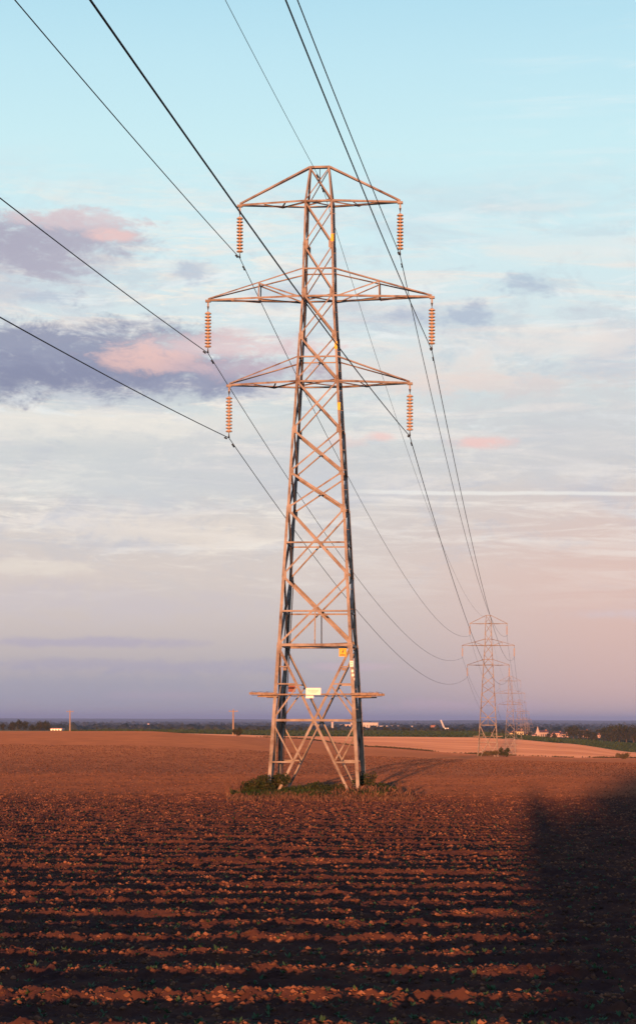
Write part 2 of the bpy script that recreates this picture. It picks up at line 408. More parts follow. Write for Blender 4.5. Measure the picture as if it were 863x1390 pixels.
def pylon_members():
    """list of (part name, MB, material, sub-part list)"""
    out = []
    for sx in (-1, 1):
        for sy in (-1, 1):
            m = MB(); zs = [-.35]+LV[::-1]
            for i in range(len(zs)-1):
                z0, z1 = zs[i], zs[i+1]; w = .140-.066*max(z0, 0)/26; t = .016
                g = .012*((i+1) % 2)
                if z0 < 25:
                    p = Vector((sx*(hw(z0)+g), sy*(hd(z0)+g), z0)); q = Vector((sx*(hw(z1)+g), sy*(hd(z1)+g), z1+.10*(z1 < 26)))
                else:
                    p = Vector((sx*hw(z0), sy*hd(z0), z0)); q = Vector((sx*hw(z1), sy*hd(z1), z1))
                m.frame(p, q, Vector((-sx,0,0)), Vector((0,-sy,0)), 0, w, 0, t)
                m.frame(p, q, Vector((-sx,0,0)), Vector((0,-sy,0)), 0, t, t+.0005, w)
                # gusset plates at the node, one on each face
                if 0 < z0 < 25:
                    m.frame(p+Vector((0,0,-.16)), p+Vector((0,0,.16)), Vector((-sx,0,0)), Vector((0,-sy,0)), .02, .19, t+.002, t+.010)
                    m.frame(p+Vector((0,0,-.16)), p+Vector((0,0,.16)), Vector((-sx,0,0)), Vector((0,-sy,0)), t+.002, t+.010, .03, .19)
            out.append(('leg', m, 'steel', [('footing', MB().lathe([(.33,-1.2),(.30,-.12),(.2,-.06)], (sx*1.93, sy*1.93, 0), 10), 'concrete')]))
    for i, z in enumerate(np.arange(3.0, 24.6, .42)):
        b = MB()
        if i % 2: b.tube([(hw(z), -hd(z)+.03, z), (hw(z)+.13, -hd(z)+.03, z)], .011, 5)
        else: b.tube([(hw(z)-.03, -hd(z), z), (hw(z)-.03, -hd(z)-.13, z)], .011, 5)
        out.append(('step_bolt', b, 'steel', []))
    for fi, fc in enumerate(FACES):
        n = fnorm(fc); sd = 1 if fi in (0, 3) else -1
        for i in range(len(LV)-1):
            z1, z0 = LV[i], LV[i+1]; w = .052+.0042*i
            out.append(('diagonal_brace', MB().angle(fp(fc,-sd,z1,.012), fp(fc,sd,z0,.012), w*1.15, .01, n), 'steel', []))
            out.append(('diagonal_brace', MB().angle(fp(fc,sd,z1,.05), fp(fc,-sd,z0,.05), w*.85, .01, n), 'steel', []))
        zt, zb = LV[-1], -.3
        zc = (zt*(hw(zb)*.83)+zb*hw(zt))/(hw(zt)+hw(zb)*.83)
        for s_, off in ((1, .012), (-1, .06)):
            out.append(('diagonal_brace', MB().angle(fp(fc,-s_,zt,off), fp(fc,s_*.83,zb,off), .105, .012, n), 'steel', []))
        def dg(z):  # |s| of a main diagonal at height z
            wd = -hw(zt)+(hw(zt)+hw(zb)*.83)*(zt-z)/(zt-zb); return abs(wd)/hw(z)
        for s_ in (-1, 1):
            ov = .1
            out.append(('hip_brace', MB().angle(fp(fc,s_,ZL,.03), fp(fc,0,zc,.03), .10, .01, n), 'steel', []))
            out.append(('secondary_brace', MB().angle(fp(fc,s_,4.48,ov), fp(fc,s_*dg(4.48),4.48,ov), .06, .008, n), 'steel', []))
            out.append(('secondary_brace', MB().angle(fp(fc,s_*dg(4.40),4.40,ov), fp(fc,s_,ZL,ov), .065, .008, n), 'steel', []))
            out.append(('secondary_brace', MB().angle(fp(fc,s_,ZL-.06,ov), fp(fc,s_*dg(1.22),1.22,ov), .065, .008, n), 'steel', []))
            out.append(('secondary_brace', MB().angle(fp(fc,s_,1.2,ov), fp(fc,s_*dg(1.2),1.2,ov), .065, .008, n), 'steel', []))
        for z, w in ((6.12,.11),(7.55,.07),(10.45,.065),(17.3,.08),(18.35,.06),(20.95,.08),(22.12,.06),(25.0,.08),(26.55,.09)):
            out.append(('horizontal_strut', MB().angle(fp(fc,-1,z,.035), fp(fc,1,z,.035), w, .01, n), 'steel', []))
        out.append(('vertical_strut', MB().angle(fp(fc,0,7.5,.08), fp(fc,0,6.15,.08), .05, .008, n), 'steel', []))
    for z in (6.15, 17.33, 20.98, 25.03):   # plan bracing
        a = hw(z)-.05; b = hd(z)-.05
        out.append(('plan_brace', MB().angle((-a,-b,z),(a,b,z),.055,.008,(0,0,1)), 'steel', []))
        out.append(('plan_brace', MB().angle((a,-b,z+.07),(-a,b,z+.07),.055,.008,(0,0,1)), 'steel', []))
    for k, (z, L, zu) in enumerate(ARMS):
        for sx in (-1, 1):
            m = MB(); tip = Vector((sx*L, 0, z)); up = MB(); tp = MB()
            for sy in (-1, 1):
                c = Vector((sx*hw(z), sy*hd(z), z)); m.angle(c, tip+Vector((0, sy*.05, 0)), .082, .011, (0, sy, 0))
                u = Vector((sx*hw(zu), sy*hd(zu), zu)); up.angle(u, tip+Vector((0, sy*.05, .06)), .058 if k else .078, .01, (0, sy, .3))
            br = MB()
            def ch(t, sy): return Vector((sx*hw(z), sy*hd(z), z)).lerp(tip, t)+Vector((0,0,-.03))
            def cu(t, sy): return Vector((sx*hw(zu), sy*hd(zu), zu)).lerp(tip, t)
            if k == 1:
                br.angle(ch(.46,-1), ch(.46,1), .05, .008, (0,0,1)); br.angle(ch(0,1), ch(.46,-1), .055, .008, (0,0,1)); br.angle(ch(.46,1), ch(.75,-1), .05, .008, (0,0,1))
                for sy in (-1, 1):
                    br.angle(ch(.46,sy), cu(.46,sy), .05, .008, (0,sy,0)); br.angle(cu(.46,sy), ch(.02,sy), .055, .008, (0,sy,0))
                br.angle(cu(.46,-1), cu(.46,1), .05, .008, (0,0,1))
            else:
                br.angle(ch(.30,-1), ch(.38,1), .05, .008, (0,0,1)); br.angle(ch(0,-1)+Vector((0,0,-.01)), ch(.38,1), .06, .008, (0,0,1)); br.angle(ch(.36,1), ch(.62,-1), .05, .008, (0,0,1))
            tp.box((sx*L, 0, z-.03), .22, .16, .10); tp.frame((sx*L,0,z-.06),(sx*L,0,z-.26),Vector((1,0,0)),Vector((0,1,0)),-.035,.035,-.008,.008)
            out.append(('crossarm', m, 'steel', [('upper_chord', up, 'steel'), ('crossarm_brace', br, 'steel'), ('tip_plate', tp, 'steel')]))
    # anti-climb guard: timber bearers past the legs and barbed wire round the body
    zg = 4.05; a = hw(zg); ex = 1.03
    for sx in (-1, 1):
        for sy in (-1, 1):
            g = MB(); g.frame((sx*(a-.15), sy*(a+.05), zg), (sx*(a+ex), sy*(a+.05), zg+.02), Vector((0,1,0)), Vector((0,0,1)), -.05, .05, -.05, .05)
            g.frame((sx*(a-.1), sy*(a-.09), zg-.11), (sx*(a+ex*.68), sy*(a-.09), zg-.09), Vector((0,1,0)), Vector((0,0,1)), -.045, .045, -.04, .04)
            for q in (.3, .6, .9): g.tube([(sx*(a+ex*q), sy*(a+.05), zg+.05), (sx*(a+ex*q), sy*(a+.05), zg+.11)], .012, 5)
            out.append(('guard_bearer', g, 'wood', []))
    for r in (0.0,):
        g = MB()
        for q in (.3, .6, .9):
            for sx in (-1, 1):
                g.tube([(sx*(a+ex*q), -a-.05, zg+.1+r), (sx*(a+ex*q), a+.05, zg+.1+r)], .006, 4)
        for k in range(1):
            g.tube([(-a-ex*.9, -a-.12-.0*k, zg-.06+.08*k+r), (a+ex*.9, -a-.12, zg-.06+.08*k+r)], .0065, 4)
            g.tube([(-a-ex*.9, a+.12, zg-.06+.08*k+r), (a+ex*.9, a+.12, zg-.06+.08*k+r)], .0065, 4)
        for i in range(60):
            x = -a+2*a*i/59
            for sy in (-1, 1):
                g.tube([(x-.015, sy*(a+.12), zg-.09+r), (x+.015, sy*(a+.12), zg-.03+r)], .004, 4)
        out.append(('barbed_wire', g, 'dark', []))
    g = MB(); g.frame((-a*.9, -a-.06, zg-.02), (a, -a-.06, zg+.0), Vector((0,1,0)), Vector((0,0,1)), -.02, .02, -.03, .03); out.append(('guard_rail', g, 'wood', []))
    return out
def pylon_plates(root):
    zf = -hw(4.2)
    def plate(name, m, cx, cz, w, h, y, lab, extra=None, tilt=0):
        o = MB().frame((-w/2, 0, 0), (w/2, 0, 0), Vector((0,0,1)), Vector((0,1,0)), -h/2, h/2, -.006, .006).build(name, m, root, (cx, y, cz))
        o.rotation_euler = (0, tilt, 0)
        if lab: o['label'] = lab
        if extra:
            for nm, mb, mm in extra: mb.build(nm, mm, o)
        return o
    # yellow danger plate with a bolt mark and border
    bd = MB(); w = .30
    for s in (-1, 1):
        bd.box((0, -.010, s*.135), .28, .004, .012); bd.box((s*.135, -.010, 0), .012, .004, .25)
    bolt = MB().add([(x, y, z) for y in (-.013, -.008) for x, z in ((.02,.105),(-.05,.0),(-.005,.0),(-.03,-.055),(.055,.03),(.01,.03),(.05,.105))],
        [tuple(range(7)), tuple(range(13, 6, -1))]+[(i, i+7, (i+1) % 7+7, (i+1) % 7) for i in range(7)])
    ln = MB().box((0, -.010, -.085), .2, .004, .02).box((0, -.010, -.112), .16, .004, .012)
    plate('danger_sign', 'yellow', 1.19, 5.80, .32, .34, -hw(5.8)-.03, 'square yellow warning plate under the horizontal strut', [('sign_border', bd, 'ink'), ('sign_symbol', bolt, 'ink'), ('sign_lettering', ln, 'ink')])
    ln = MB().box((0, -.010, .05), .44, .004, .022).box((0, -.010, -.01), .38, .004, .016).box((0, -.010, -.06), .3, .004, .014)
    pal = M['greyink']
    plate('name_plate', 'white', -.02, 4.16, .63, .29, zf-.16, 'large white plate on the guard rail', [('plate_lettering', ln, pal)])
    plate('number_plate', 'white', -.17, 3.93, .33, .11, zf-.16, 'small white plate hung below the large one')
    plate('circuit_plate', 'redplate', -1.30, 4.34, .30, .32, hw(4.3)-.1, 'small dark red plate in shadow')
    nl = MB().box((0,-.010,.06), .06, .004, .035).box((0,-.010,-.04), .06, .004, .035)
    plate('number_plate', 'white', 1.56, 5.32, .15, .25, -hw(5.3)-.02, None, [('plate_lettering', nl, pal)])
    for i in range(3): plate('number_plate', 'white', 1.60+.02*i, 5.02-.17*i, .10, .11, -hw(4.9)-.02, None)
    for sx in (-1, 1):
        b = MB().box((sx*1.28, -hw(5.1)-.05, 5.2), .34, .16, .05).box((sx*1.24, -hw(5.1)-.05, 5.1), .16, .12, .12); b.build('step_bracket', 'steel', root)
    for z in (23.4, 18.8, 16.2): plate('phase_plate', 'yellow', hw(z)-.03, z, .12, .32, -hd(z)-.02, None)
    # earthing cable clipped to the rear left leg
    MB().tube([(-hw(z)+.20, hd(z)-.25, z) for z in (0, 2, 4, 6, 9)], .022, 6).build('earthing_cable', 'dark', root)
gi = mat('faded_print', [(.42,.40,.36),(.5,.48,.42)], 9, .6); M['greyink'] = gi

YAW = -R(5.6)
PY_POS = [(0.0, 90.0, ZB)]
SL = .1045
for k in range(1, 7):
    y = 90+[0,302,602,905,1210,1520,1830][k]; x = (y-90)*SL; PY_POS.append((x, y, None))
PTOP = [None, -7.0, -12.0, -16.6, -20.5, -24.0, -27.5]
mem = pylon_members()
proot = bpy.data.objects.new('electricity_pylon', None); C.objects.link(proot)
pylons = [proot]
for nm, mb, mm, subs in mem:
    o = mb.build(nm, mm, proot)
    for sn, smb, sm in subs: smb.build(sn, sm, o)
p2 = copy_tree(proot); pylons.append(p2)     # copied before the plates are added
pylon_plates(proot)
sh = MB()
for nm, mb, mm, subs in mem:
    if nm in ('step_bolt', 'barbed_wire'): continue
    sh.add(mb.v, mb.f)
    for sn, smb, sm in subs:
        if sn != 'footing': sh.add(smb.v, smb.f)
shm = sh.mesh('electricity_pylon', 'steel')
for k in range(2, 7): pylons.append(link('electricity_pylon', shm))
PLAB = ['tall steel lattice pylon rising from a grass patch in the near field',
 'second pylon from the front, with bushes at its feet, much smaller and hazier',
 'third pylon from the front, standing on the field edge right of the second',
 'fourth pylon in the line, faint behind the third',
 'fifth pylon in the line, fainter and smaller than the fourth',
 'sixth pylon in the line, tiny and almost lost in haze',
 'farthest and smallest pylon at the end of the line']
for k, o in enumerate(pylons):
    x, y, z = PY_POS[k]; z = ZB if k == 0 else PTOP[k]
    PY_POS[k] = (x, y, z); o.location = (x, y, z); o.rotation_euler = (0, 0, YAW)
    tag(o, PLAB[k], 'pylon', 'power line pylons')
    print('pylon', k, 'z', z, 'ground', gz(x, y))
# terrain must carry far pylons: extend their feet where ground is lower is avoided by adding pads below in haze-hidden dip

# ------------------------------------------------------------------ insulators
disc = MB().lathe([(.024,.075),(.052,.072),(.06,.045),(.095,.036),(.132,.012),(.140,-.010),(.134,-.034),(.12,-.020),(.09,-.012),(.085,-.034),(.07,-.012),(.05,-.03),(.03,-.045),(.024,-.07)], n=20).mesh('disc', 'glaze', True)
def insulator(loc, full=True):
    r = bpy.data.objects.new('insulator_string', None); C.objects.link(r); r.location = loc
    MB().tube([(0,0,-.10),(0,0,-.33)], .014, 6).add([(.05,.01,-.10),(-.05,.01,-.10),(0,.01,-.33),(.05,-.01,-.10),(-.05,-.01,-.10),(0,-.01,-.33)],[(0,1,2),(5,4,3),(0,3,4,1),(1,4,5,2),(2,5,3,0)]).build('hanger', 'dark', r)
    for i in range(11):
        d = link('disc', disc, r, (0, 0, -.40-.141*i))
    MB().tube([(0,0,-1.86),(0,0,-2.02)], .018, 6).build('pin', 'dark', r)
    c = MB(); c.tube([(0,-.14,-2.03),(0,-.05,-2.07),(0,.05,-2.07),(0,.14,-2.03)], [.022,.04,.04,.022], 8); c.box((0,0,-2.0), .05, .07, .09); c.build('clamp', 'dark', r)
    return r
def arm_tip(k, lvl, side):
    x, y, z = PY_POS[k]; za, L, _ = ARMS[lvl]
    return Vector((x+side*L*math.cos(YAW), y+side*L*math.sin(YAW), z+za-.16))
protoI = None; tips = {}
small = MB().tube([(0,0,0),(0,0,-.3)], .02, 6)
for i in range(11): small.lathe([(.02,-.35-.141*i),(.13,-.41-.141*i),(.02,-.44-.141*i)], n=8)
small.tube([(0,0,-1.86),(0,0,-2.07)], .03, 6); smallm = small.mesh('insulator_string', 'glaze')
LN = ['top', 'middle', 'bottom']; SN = {-1: 'left', 1: 'right'}
ORD = ['nearest', 'second', 'third', 'fourth', 'fifth', 'sixth', 'farthest']
for k in range(7):
    for lvl in range(3):
        for side in (-1, 1):
            t = arm_tip(k, lvl, side); tips[k, lvl, side] = t
            if k < 2:
                if protoI is None: protoI = o = insulator(t)
                else: o = copy_tree(protoI); o.location = t
            else: o = link('insulator_string', smallm, None, t)
            tag(o, 'ribbed insulator string under the %s end of the %s crossarm of the %s pylon' % (SN[side], LN[lvl], ORD[k]), 'insulator', 'insulator strings of the pylon line')

# ------------------------------------------------------------------ conductors
def span(p, q, s0=None, k=2.1e-4, n=60):
    """parabola between p and q (curvature k); returns points after p"""
    d = math.hypot(q.x-p.x, q.y-p.y); a = (q.z-p.z-k*d*d)/d; out = []
    for i in range(1, n+1):
        t = i/n; u = t*d; out.append(Vector((p.x+(q.x-p.x)*t, p.y+(q.y-p.y)*t, p.z+a*u+k*u*u)))
    return out
def damper(parent, p, d):
    m = MB(); d = d.normalized(); lo = Vector((0,0,-.075))
    m.tube([p-d*.2+lo, p+d*.2+lo], .009, 6)
    m.tube([p-d*.24+lo, p-d*.12+lo], .036, 8); m.tube([p+d*.12+lo, p+d*.24+lo], .036, 8)
    m.box(p+lo*.5, .03, .04, .1); m.build('vibration_damper', 'dark', parent)
def conductor(att, rad, k, lab, cat='power line'):
    """att: attachment points P0(behind)...P6"""
    pts = [att[0]]
    for a, b in zip(att[:-1], att[1:]):
        pts += span(a, b, k=k, n=70 if a.y < 100 else 36)
    o = MB().tube(pts, rad, 6).build('overhead_conductor', 'wire', None, None, True)
    tag(o, lab, cat, 'overhead wires')
    a = att[1]; i = next(i for i, p in enumerate(pts) if (p-a).length < 1e-5)
    for dr, dist in ((-1, .95), (1, 1.25)):
        d = (pts[i+dr]-a).normalized(); damper(o, a+d*dist, d)
    return o
for lvl in range(3):
    for side in (-1, 1):
        att = [tips[k, lvl, side]+Vector((0, 0, -2.10)) for k in range(7)]
        b = Vector((att[0].x-300*SL, att[0].y-300, att[0].z-.3+0))
        conductor([b]+att, .0175, 2.1e-4, 'dark wire carried under the %s end of the %s crossarms' % (SN[side], LN[lvl]))
att = []
for k in range(7):
    x, y, z = PY_POS[k]; att.append(Vector((x, y, z+26.35-.28)))
conductor([Vector((att[0].x-300*SL, att[0].y-300, att[0].z-.8))]+att, .011, 2.1e-4, 'thin earth wire running over the peaks of the pylons', 'earth wire')
hg = MB().tube([(0,0,26.5),(0,0,26.05)], .018, 6).box((0,0,26.08), .06, .2, .07).build('earth_clamp', 'dark', proot)

# ------------------------------------------------------------------ plants round the first pylon
def blades(name, n, pos, hgt, m, lab, cat, wid=.012):
    X, Y = pos(n); ok = np.ones(len(X), bool); Z = soilz(X, Y)-.02; n = len(X)
    a = rng.random(n)*6.283; L = hgt(n, X, Y); lean = (rng.random(n)**1.2)*.7
    dx, dy = np.cos(a)*lean*L, np.sin(a)*lean*L; b = rng.random(n)*6.283; wx, wy = np.cos(b)*wid, np.sin(b)*wid
    V = np.stack([np.stack([X-wx, Y-wy, Z], -1), np.stack([X+wx, Y+wy, Z], -1), np.stack([X+dx*.4+wx*.7, Y+dy*.4+wy*.7, Z+L*.6], -1), np.stack([X+dx, Y+dy, Z+L*.92], -1)], 1).reshape(-1, 3)
    return tag(link(name, npmesh(name, V, np.arange(n*4).reshape(-1, 4), m)), lab, cat, None, 'stuff')
def patchpos(n):
    X = rng.uniform(-3.9, 3.7, n); Y = rng.uniform(83.6, 93.0, n)
    k = (((X+.05)/3.5)**4+((Y-88.4)/4.4)**4) < .35+.8*vnoise(X*1.3, Y*.8, 77); return X[k], Y[k]
blades('grass', 22000, patchpos, lambda n, X, Y: (.05+.22*rng.random(n)**1.5)*(.25+1.2*vnoise(X*1.1, Y*.7, 41)), 'grass', 'rough green grass tufts on the island under the near pylon', 'grass', .014)
def drypos(n):
    X = rng.normal(2.35, .75, n); Y = rng.normal(86.9, 1.2, n); return X, np.clip(Y, 84.8, 92)
blades('dry_weeds', 1300, drypos, lambda n, X, Y: .10+.30*rng.random(n)**2, 'dryweed', 'reddish dry weeds beside the right leg of the near pylon', 'weeds', .012)
def edgepos(n):
    X = rng.uniform(-3.6, 3.9, n); return X, rng.normal(84.4, .8, n)
blades('dry_grass', 6000, edgepos, lambda n, X, Y: .06+.16*rng.random(n), 'dryweed', 'low dry grass along the near edge of the grass island', 'grass', .012)
bush('weed_clump', -2.45, 87.3, 1.6, .85, 2200, .05, 'weed', 'dark green weed clump around the front left pylon leg', 'weeds', 'weeds at the near pylon')
bush('weed_clump', -1.55, 88.6, 1.3, .85, 1500, .05, 'weed', 'lower dark clump between the two left legs', 'weeds', 'weeds at the near pylon')
bush('weed_clump', 2.05, 91.0, 1.1, .95, 1200, .045, 'weed', 'dark weed clump at the foot of the rear right leg', 'weeds', 'weeds at the near pylon')
bush('weed_clump', .35, 88.0, 1.7, .5, 900, .045, 'weed', 'small low weed tuft in the middle of the grass island', 'weeds', 'weeds at the near pylon')
bush('weed_clump', 2.7, 87.9, 1.8, .5, 1100, .05, 'weed', 'low green weeds at the right end of the island', 'weeds', 'weeds at the near pylon')
def stalk(x, y, h, lab):
    s = MB()
    for k in range(7):
        a = random.random()*6.28; r = random.uniform(.05,.35)*h
        top = (math.cos(a)*r, math.sin(a)*r, h*random.uniform(.7,1)); mid = (top[0]*.4, top[1]*.4, top[2]*.55)
        s.tube([(0,0,-.05), mid, top], [.012,.009,.004], 4)
        for q in range(5):
            t = .5+.1*q; p = Vector(mid).lerp(Vector(top), q/5); s.tube([p, p+Vector((random.uniform(-.08,.08), random.uniform(-.08,.08), .09))], .005, 3)
    o = s.build('dry_stalks', 'dryweed', None, (x, y, float(soilz(np.array(x), np.array(y))))); tag(o, lab, 'weeds', 'dry stalks at the near pylon')
stalk(3.35, 86.2, .75, 'brown dry stalks at the right end of the grass island')
stalk(-3.2, 86.6, 1.2, 'thin branching stalk by the left leg of the near pylon')
stalk(-3.7, 86.2, 1.0, 'tall bare stalks left of the dark weed clump')
stalk(3.75, 85.9, .45, 'short brown stalks at the tip of the grass island')

# bushes out in the fields
bush('bush', at(683.5, 388), 388, 2.3, 2.0, 900, .11, 'weed', 'dark green bush at the right foot of the second pylon', 'bush', 'bushes in the fields')
bush('bush', at(666, 389), 389, 3.2, 1.3, 900, .11, 'leaf2', 'brown bush between the legs of the second pylon', 'bush', 'bushes in the fields')
bush('bush', at(654, 391), 391, 1.8, .7, 400, .10, 'leaf2', 'low scrub at the left foot of the second pylon', 'bush', 'bushes in the fields')
bush('bush', at(845, 560), 560, 3.9, 2.3, 1300, .13, 'leaf2', 'round brownish green bush alone near the right edge of the fields', 'bush', 'bushes in the fields')
bush('bush', at(322, 688), 688, 3.6, 3.0, 1000, .2, 'leaf', 'dark bush beside the foot of a wooden pole', 'bush', 'bushes in the fields')
# field-edge verge tufts (red/stubble boundary)
n = 5200; X = rng.uniform(-20, 110, n); Y = rng.normal(690, 1.6, n); k = rng.random(n) < np.clip(vnoise(X*.15, Y*0, 55)*1.5-.35, .03, 1); X, Y = X[k], Y[k]
Z = -H(X, Y); S = .25+.5*rng.random(len(X)); V, Fc = leafmesh(X, Y, Z, S, len(X))
tag(link('grass_verge', npmesh('grass_verge', V, Fc, 'leaf2')), 'thin rough verge between the ploughed and stubble fields', 'grass', None, 'stuff')
# green crop rows beyond the stubble
Xs, Ys = [], []
for y in np.arange(1002, 1200, 9):
    x = np.arange(-120, 260, .9); Xs.append(x+rng.normal(0, .2, len(x))); Ys.append(np.full(len(x), y)+rng.normal(0, .3, len(x)))
X, Y = np.concatenate(Xs), np.concatenate(Ys); Z = -H(X, Y); V, Fc = leafmesh(X, Y, Z, 1.1+.5*rng.random(len(X)), len(X))
tag(link('crop_rows', npmesh('crop_rows', V, Fc, 'crop')), 'leafy green crop rows beyond the stubble field', 'crop', None, 'stuff')

# ------------------------------------------------------------------ trees
protos = [tree_proto(8, 8, 1500, .32), tree_proto(8, 10, 1700, .34), tree_proto(8, 6.5, 1200, .30)]
used = [False]*3
def tree(px, Y, h, lab, group, ki=None):
    ki = random.randrange(3) if ki is None else ki
    r = protos[ki] if not used[ki] else copy_tree(protos[ki]); used[ki] = True
    place(r, at(px, Y), Y, h/8*(1.0 if 'hedge' in group else 1.1 if 'left' in group else 1.5)); tag(r, lab, 'tree', group)
g = 'trees along the right skyline'
for px, Y, h, lab in ((745,1290,2.0,'small low tree beside the pink factory'),(752,1290,2.6,'rounded tree just left of the gap before the tree mass'),
    (778,1280,6.2,'tall round dark tree left of the pink hall roof'),(787,1290,4.4,'low bushy tree right of the round dark tree'),
    (797,1285,4.8,'broad low tree with a pale gap to its right'),(806,1280,4.0,'small tree at the left end of the big dark tree mass'),
    (821,1260,6.4,'leftmost large tree of the big dark tree mass'),(830,1260,7.6,'tall domed tree of the dark mass, left of its middle'),
    (840,1265,8.0,'highest tree in the middle of the dark mass'),(850,1260,7.6,'broad tree right of the highest one in the mass'),
    (860,1255,7.8,'large tree of the dark mass at the right picture edge'),(872,1260,7.6,'tree cut by the right edge of the picture')):
    tree(px, Y, h, lab, g)
for px in (888, 905, 925, 950): tree(px, 1270, 7, 'tree of the dark mass beyond the right picture edge', g)
g = 'trees along the left skyline'
for px, h, lab in ((4,4.2,'leftmost small tree on the left skyline'),(17,5.2,'dark tree second from the left edge'),(26,6.2,'tallest tree of the left skyline group'),
    (34,5.4,'round tree right of the tallest on the left skyline'),(44,3.6,'low tree in the dip of the left group'),(54,5.6,'dark tree right of the dip in the left group'),(63,5.8,'last tree of the left group before the wooden pole'),(-8,5,'tree cut by the left picture edge')):
    tree(px, 1150, h, lab, g)
g = 'hedgerow trees behind the green crop'
px = 330; i = 0
while px < 722:
    hh = random.choice((1.5, 2.0, 2.6, 3.2)); nearby = ('left of the near pylon' if px < 362 else 'seen through the near pylon' if px < 490 else 'between the near pylon and the brick tower' if px < 580 else 'between the brick tower and the second pylon' if px < 650 else 'around the second and third pylons' if px < 705 else 'right of the third pylon')
    tree(px, 1230+random.uniform(0, 50), hh, 'small dark hedgerow tree behind the crop, '+nearby, g+', '+nearby); px += random.uniform(5, 10)
for i, px in enumerate((132, 148, 232, 246, 262)):
    tree(px, 1200, 2.2, 'small hedge tree on the left skyline '+('just right of the left wooden pole' if i < 2 else 'between the two wooden poles'), 'low hedge trees, '+('by the pole' if i < 2 else 'between the poles'))
for i in range(3):
    if not used[i]: used[i] = True

# distant woodland, one mass
n = 9000; Y = np.exp(rng.uniform(np.log(2300), np.log(11000), n)); U = rng.uniform(-.24, .24, n); X = U*Y
k = vnoise(X*.0011+5, Y*.0018, 61)+.35*vnoise(X*.006, Y*.004, 62) > .60; X, Y = X[k], Y[k]; Z = -H(X, Y)+(vnoise(X*.0012, Y*.0008, 31)-.5)*Y*.0012
S = (4+3*rng.random(len(X)))*(1+Y/9000); V, Fc = clodmesh(X, Y, Z-2, S*1.2, len(X)); 
tag(link('distant_woodland', npmesh('distant_woodland', V, Fc, 'leaf')), 'dark far woodland covering the plain below the horizon', 'woodland', None, 'stuff')

# ------------------------------------------------------------------ wooden poles
def pole(px, Y, h, lab):
    r = bpy.data.objects.new('utility_pole', None); C.objects.link(r); x = at(px, Y); r.location = (x, Y, gz(x, Y)); r.rotation_euler = (0,0,R(12))
    MB().tube([(0,0,-.5),(0,0,h)], [.30,.22], 8).build('post', 'polewood', r)
    MB().box((0,-.3,h-.5), 3.0, .2, .2).build('crossbar', 'polewood', r)
    for s in (-1.25, 0, 1.25): MB().lathe([(.04,0),(.10,.08),(.06,.16),(.10,.22),(.03,.3)], (s,-.3,h-.4+(.45 if s == 0 else 0)), 8).build('insulator', 'glaze', r)
    tag(r, lab, 'utility pole', 'wooden poles on the skyline')
pole(95, 900, 9.6, 'thin wooden pole on the skyline at the far left')
pole(316.5, 690, 8.6, 'wooden pole with a dark bush at its foot, left of the near pylon')

# ------------------------------------------------------------------ town
def zpx(y, Y): return -(y-HY)*Y/F
def bld(name, px0, px1, ytop, ybot, Y, dep, m, lab, cat='building', gable=False, rows=2, cols=8, roofm='roof', group=None, rise=.35, wall_emit=None):
    x0, x1 = at(px0, Y), at(px1, Y); w = x1-x0; zt, zb = zpx(ytop, Y), min(zpx(ybot, Y), gz((x0+x1)/2, Y)); h = zt-zb
    r = bpy.data.objects.new(name, None); C.objects.link(r); r.location = ((x0+x1)/2, Y, zb)
    MB().box((0, dep/2, h/2-1), w, dep, h+2).build('wall', m, r)
    if gable:
        rh = h*rise; a = MB(); hx, e = w/2+.6, .6
        a.add([(-hx,-e,h),(hx,-e,h),(hx,dep+e,h),(-hx,dep+e,h),(-hx,dep/2,h+rh),(hx,dep/2,h+rh)], [(0,1,5,4),(2,3,4,5),(0,4,3),(1,2,5),(3,2,1,0)])
        ro = a.build('roof', roofm, r); MB().box((w*.3, dep*.35, h+rh*.8), .9, .9, rh*1.1).build('chimney', 'brick', ro)
    else:
        MB().box((0, dep/2, h+.25), w+.8, dep+.8, .5).build('roof', roofm, r)
    vis = zpx(ybot, Y)-zb
    for i in range(rows):
        for j in range(cols):
            cx = -w/2+w*(j+.5)/cols; cz = vis+(h-vis)*(i+.5)/rows
            f = MB().box((cx, -.05, cz), w/cols*.5, .16, (h-vis)/rows*.45).build('window', 'glass', r)
    tag(r, lab, cat, group); return r
bld('factory', 476, 513, 981.5, 990, 2600, 60, 'pale', 'long pale factory hall seen through and right of the near pylon', rows=1, cols=9, roofm='pale')
bld('factory_annex', 462, 476, 984.2, 991, 2580, 50, 'rose', 'lower pink annex left of the pale factory hall', rows=1, cols=4, roofm='pale')
bld('office_tower', 584.5, 590.5, 984.5, 996, 2500, 14, 'brick', 'narrow orange brick tower left of the crane', rows=6, cols=3)
bld('warehouse', 425, 436, 984.5, 987, 4200, 40, 'pale', 'tiny white warehouse between the near pylon legs', rows=1, cols=3, roofm='pale')
bld('warehouse', 168, 186, 987.3, 990, 3300, 30, 'pale', 'low white warehouse on the left plain between the wooden poles', rows=1, cols=6, roofm='pale')
bld('warehouse', 68, 84, 991, 993.5, 1900, 20, 'rose', 'low pink shed right of the left tree group', rows=1, cols=4, roofm='rose')
bld('warehouse', 515, 560, 985.5, 987.3, 4300, 60, 'pale', 'long pale warehouse roofs right of the factory', rows=1, cols=12, roofm='pale')
bld('warehouse', 560, 600, 986, 987.6, 5200, 60, 'rose', 'far pink warehouse strip behind the brick tower', rows=1, cols=10, roofm='rose')
bld('farmhouse', 691.5, 697.5, 994.5, 1000.5, 1350, 8, 'yellowwall', 'bright cream house left of the larger cream house behind the third pylon', gable=True, rows=2, cols=3)
bld('farmhouse', 699, 710.5, 992.5, 1001, 1340, 9, 'yellowwall', 'largest bright cream house behind the third pylon', gable=True, rows=2, cols=4)
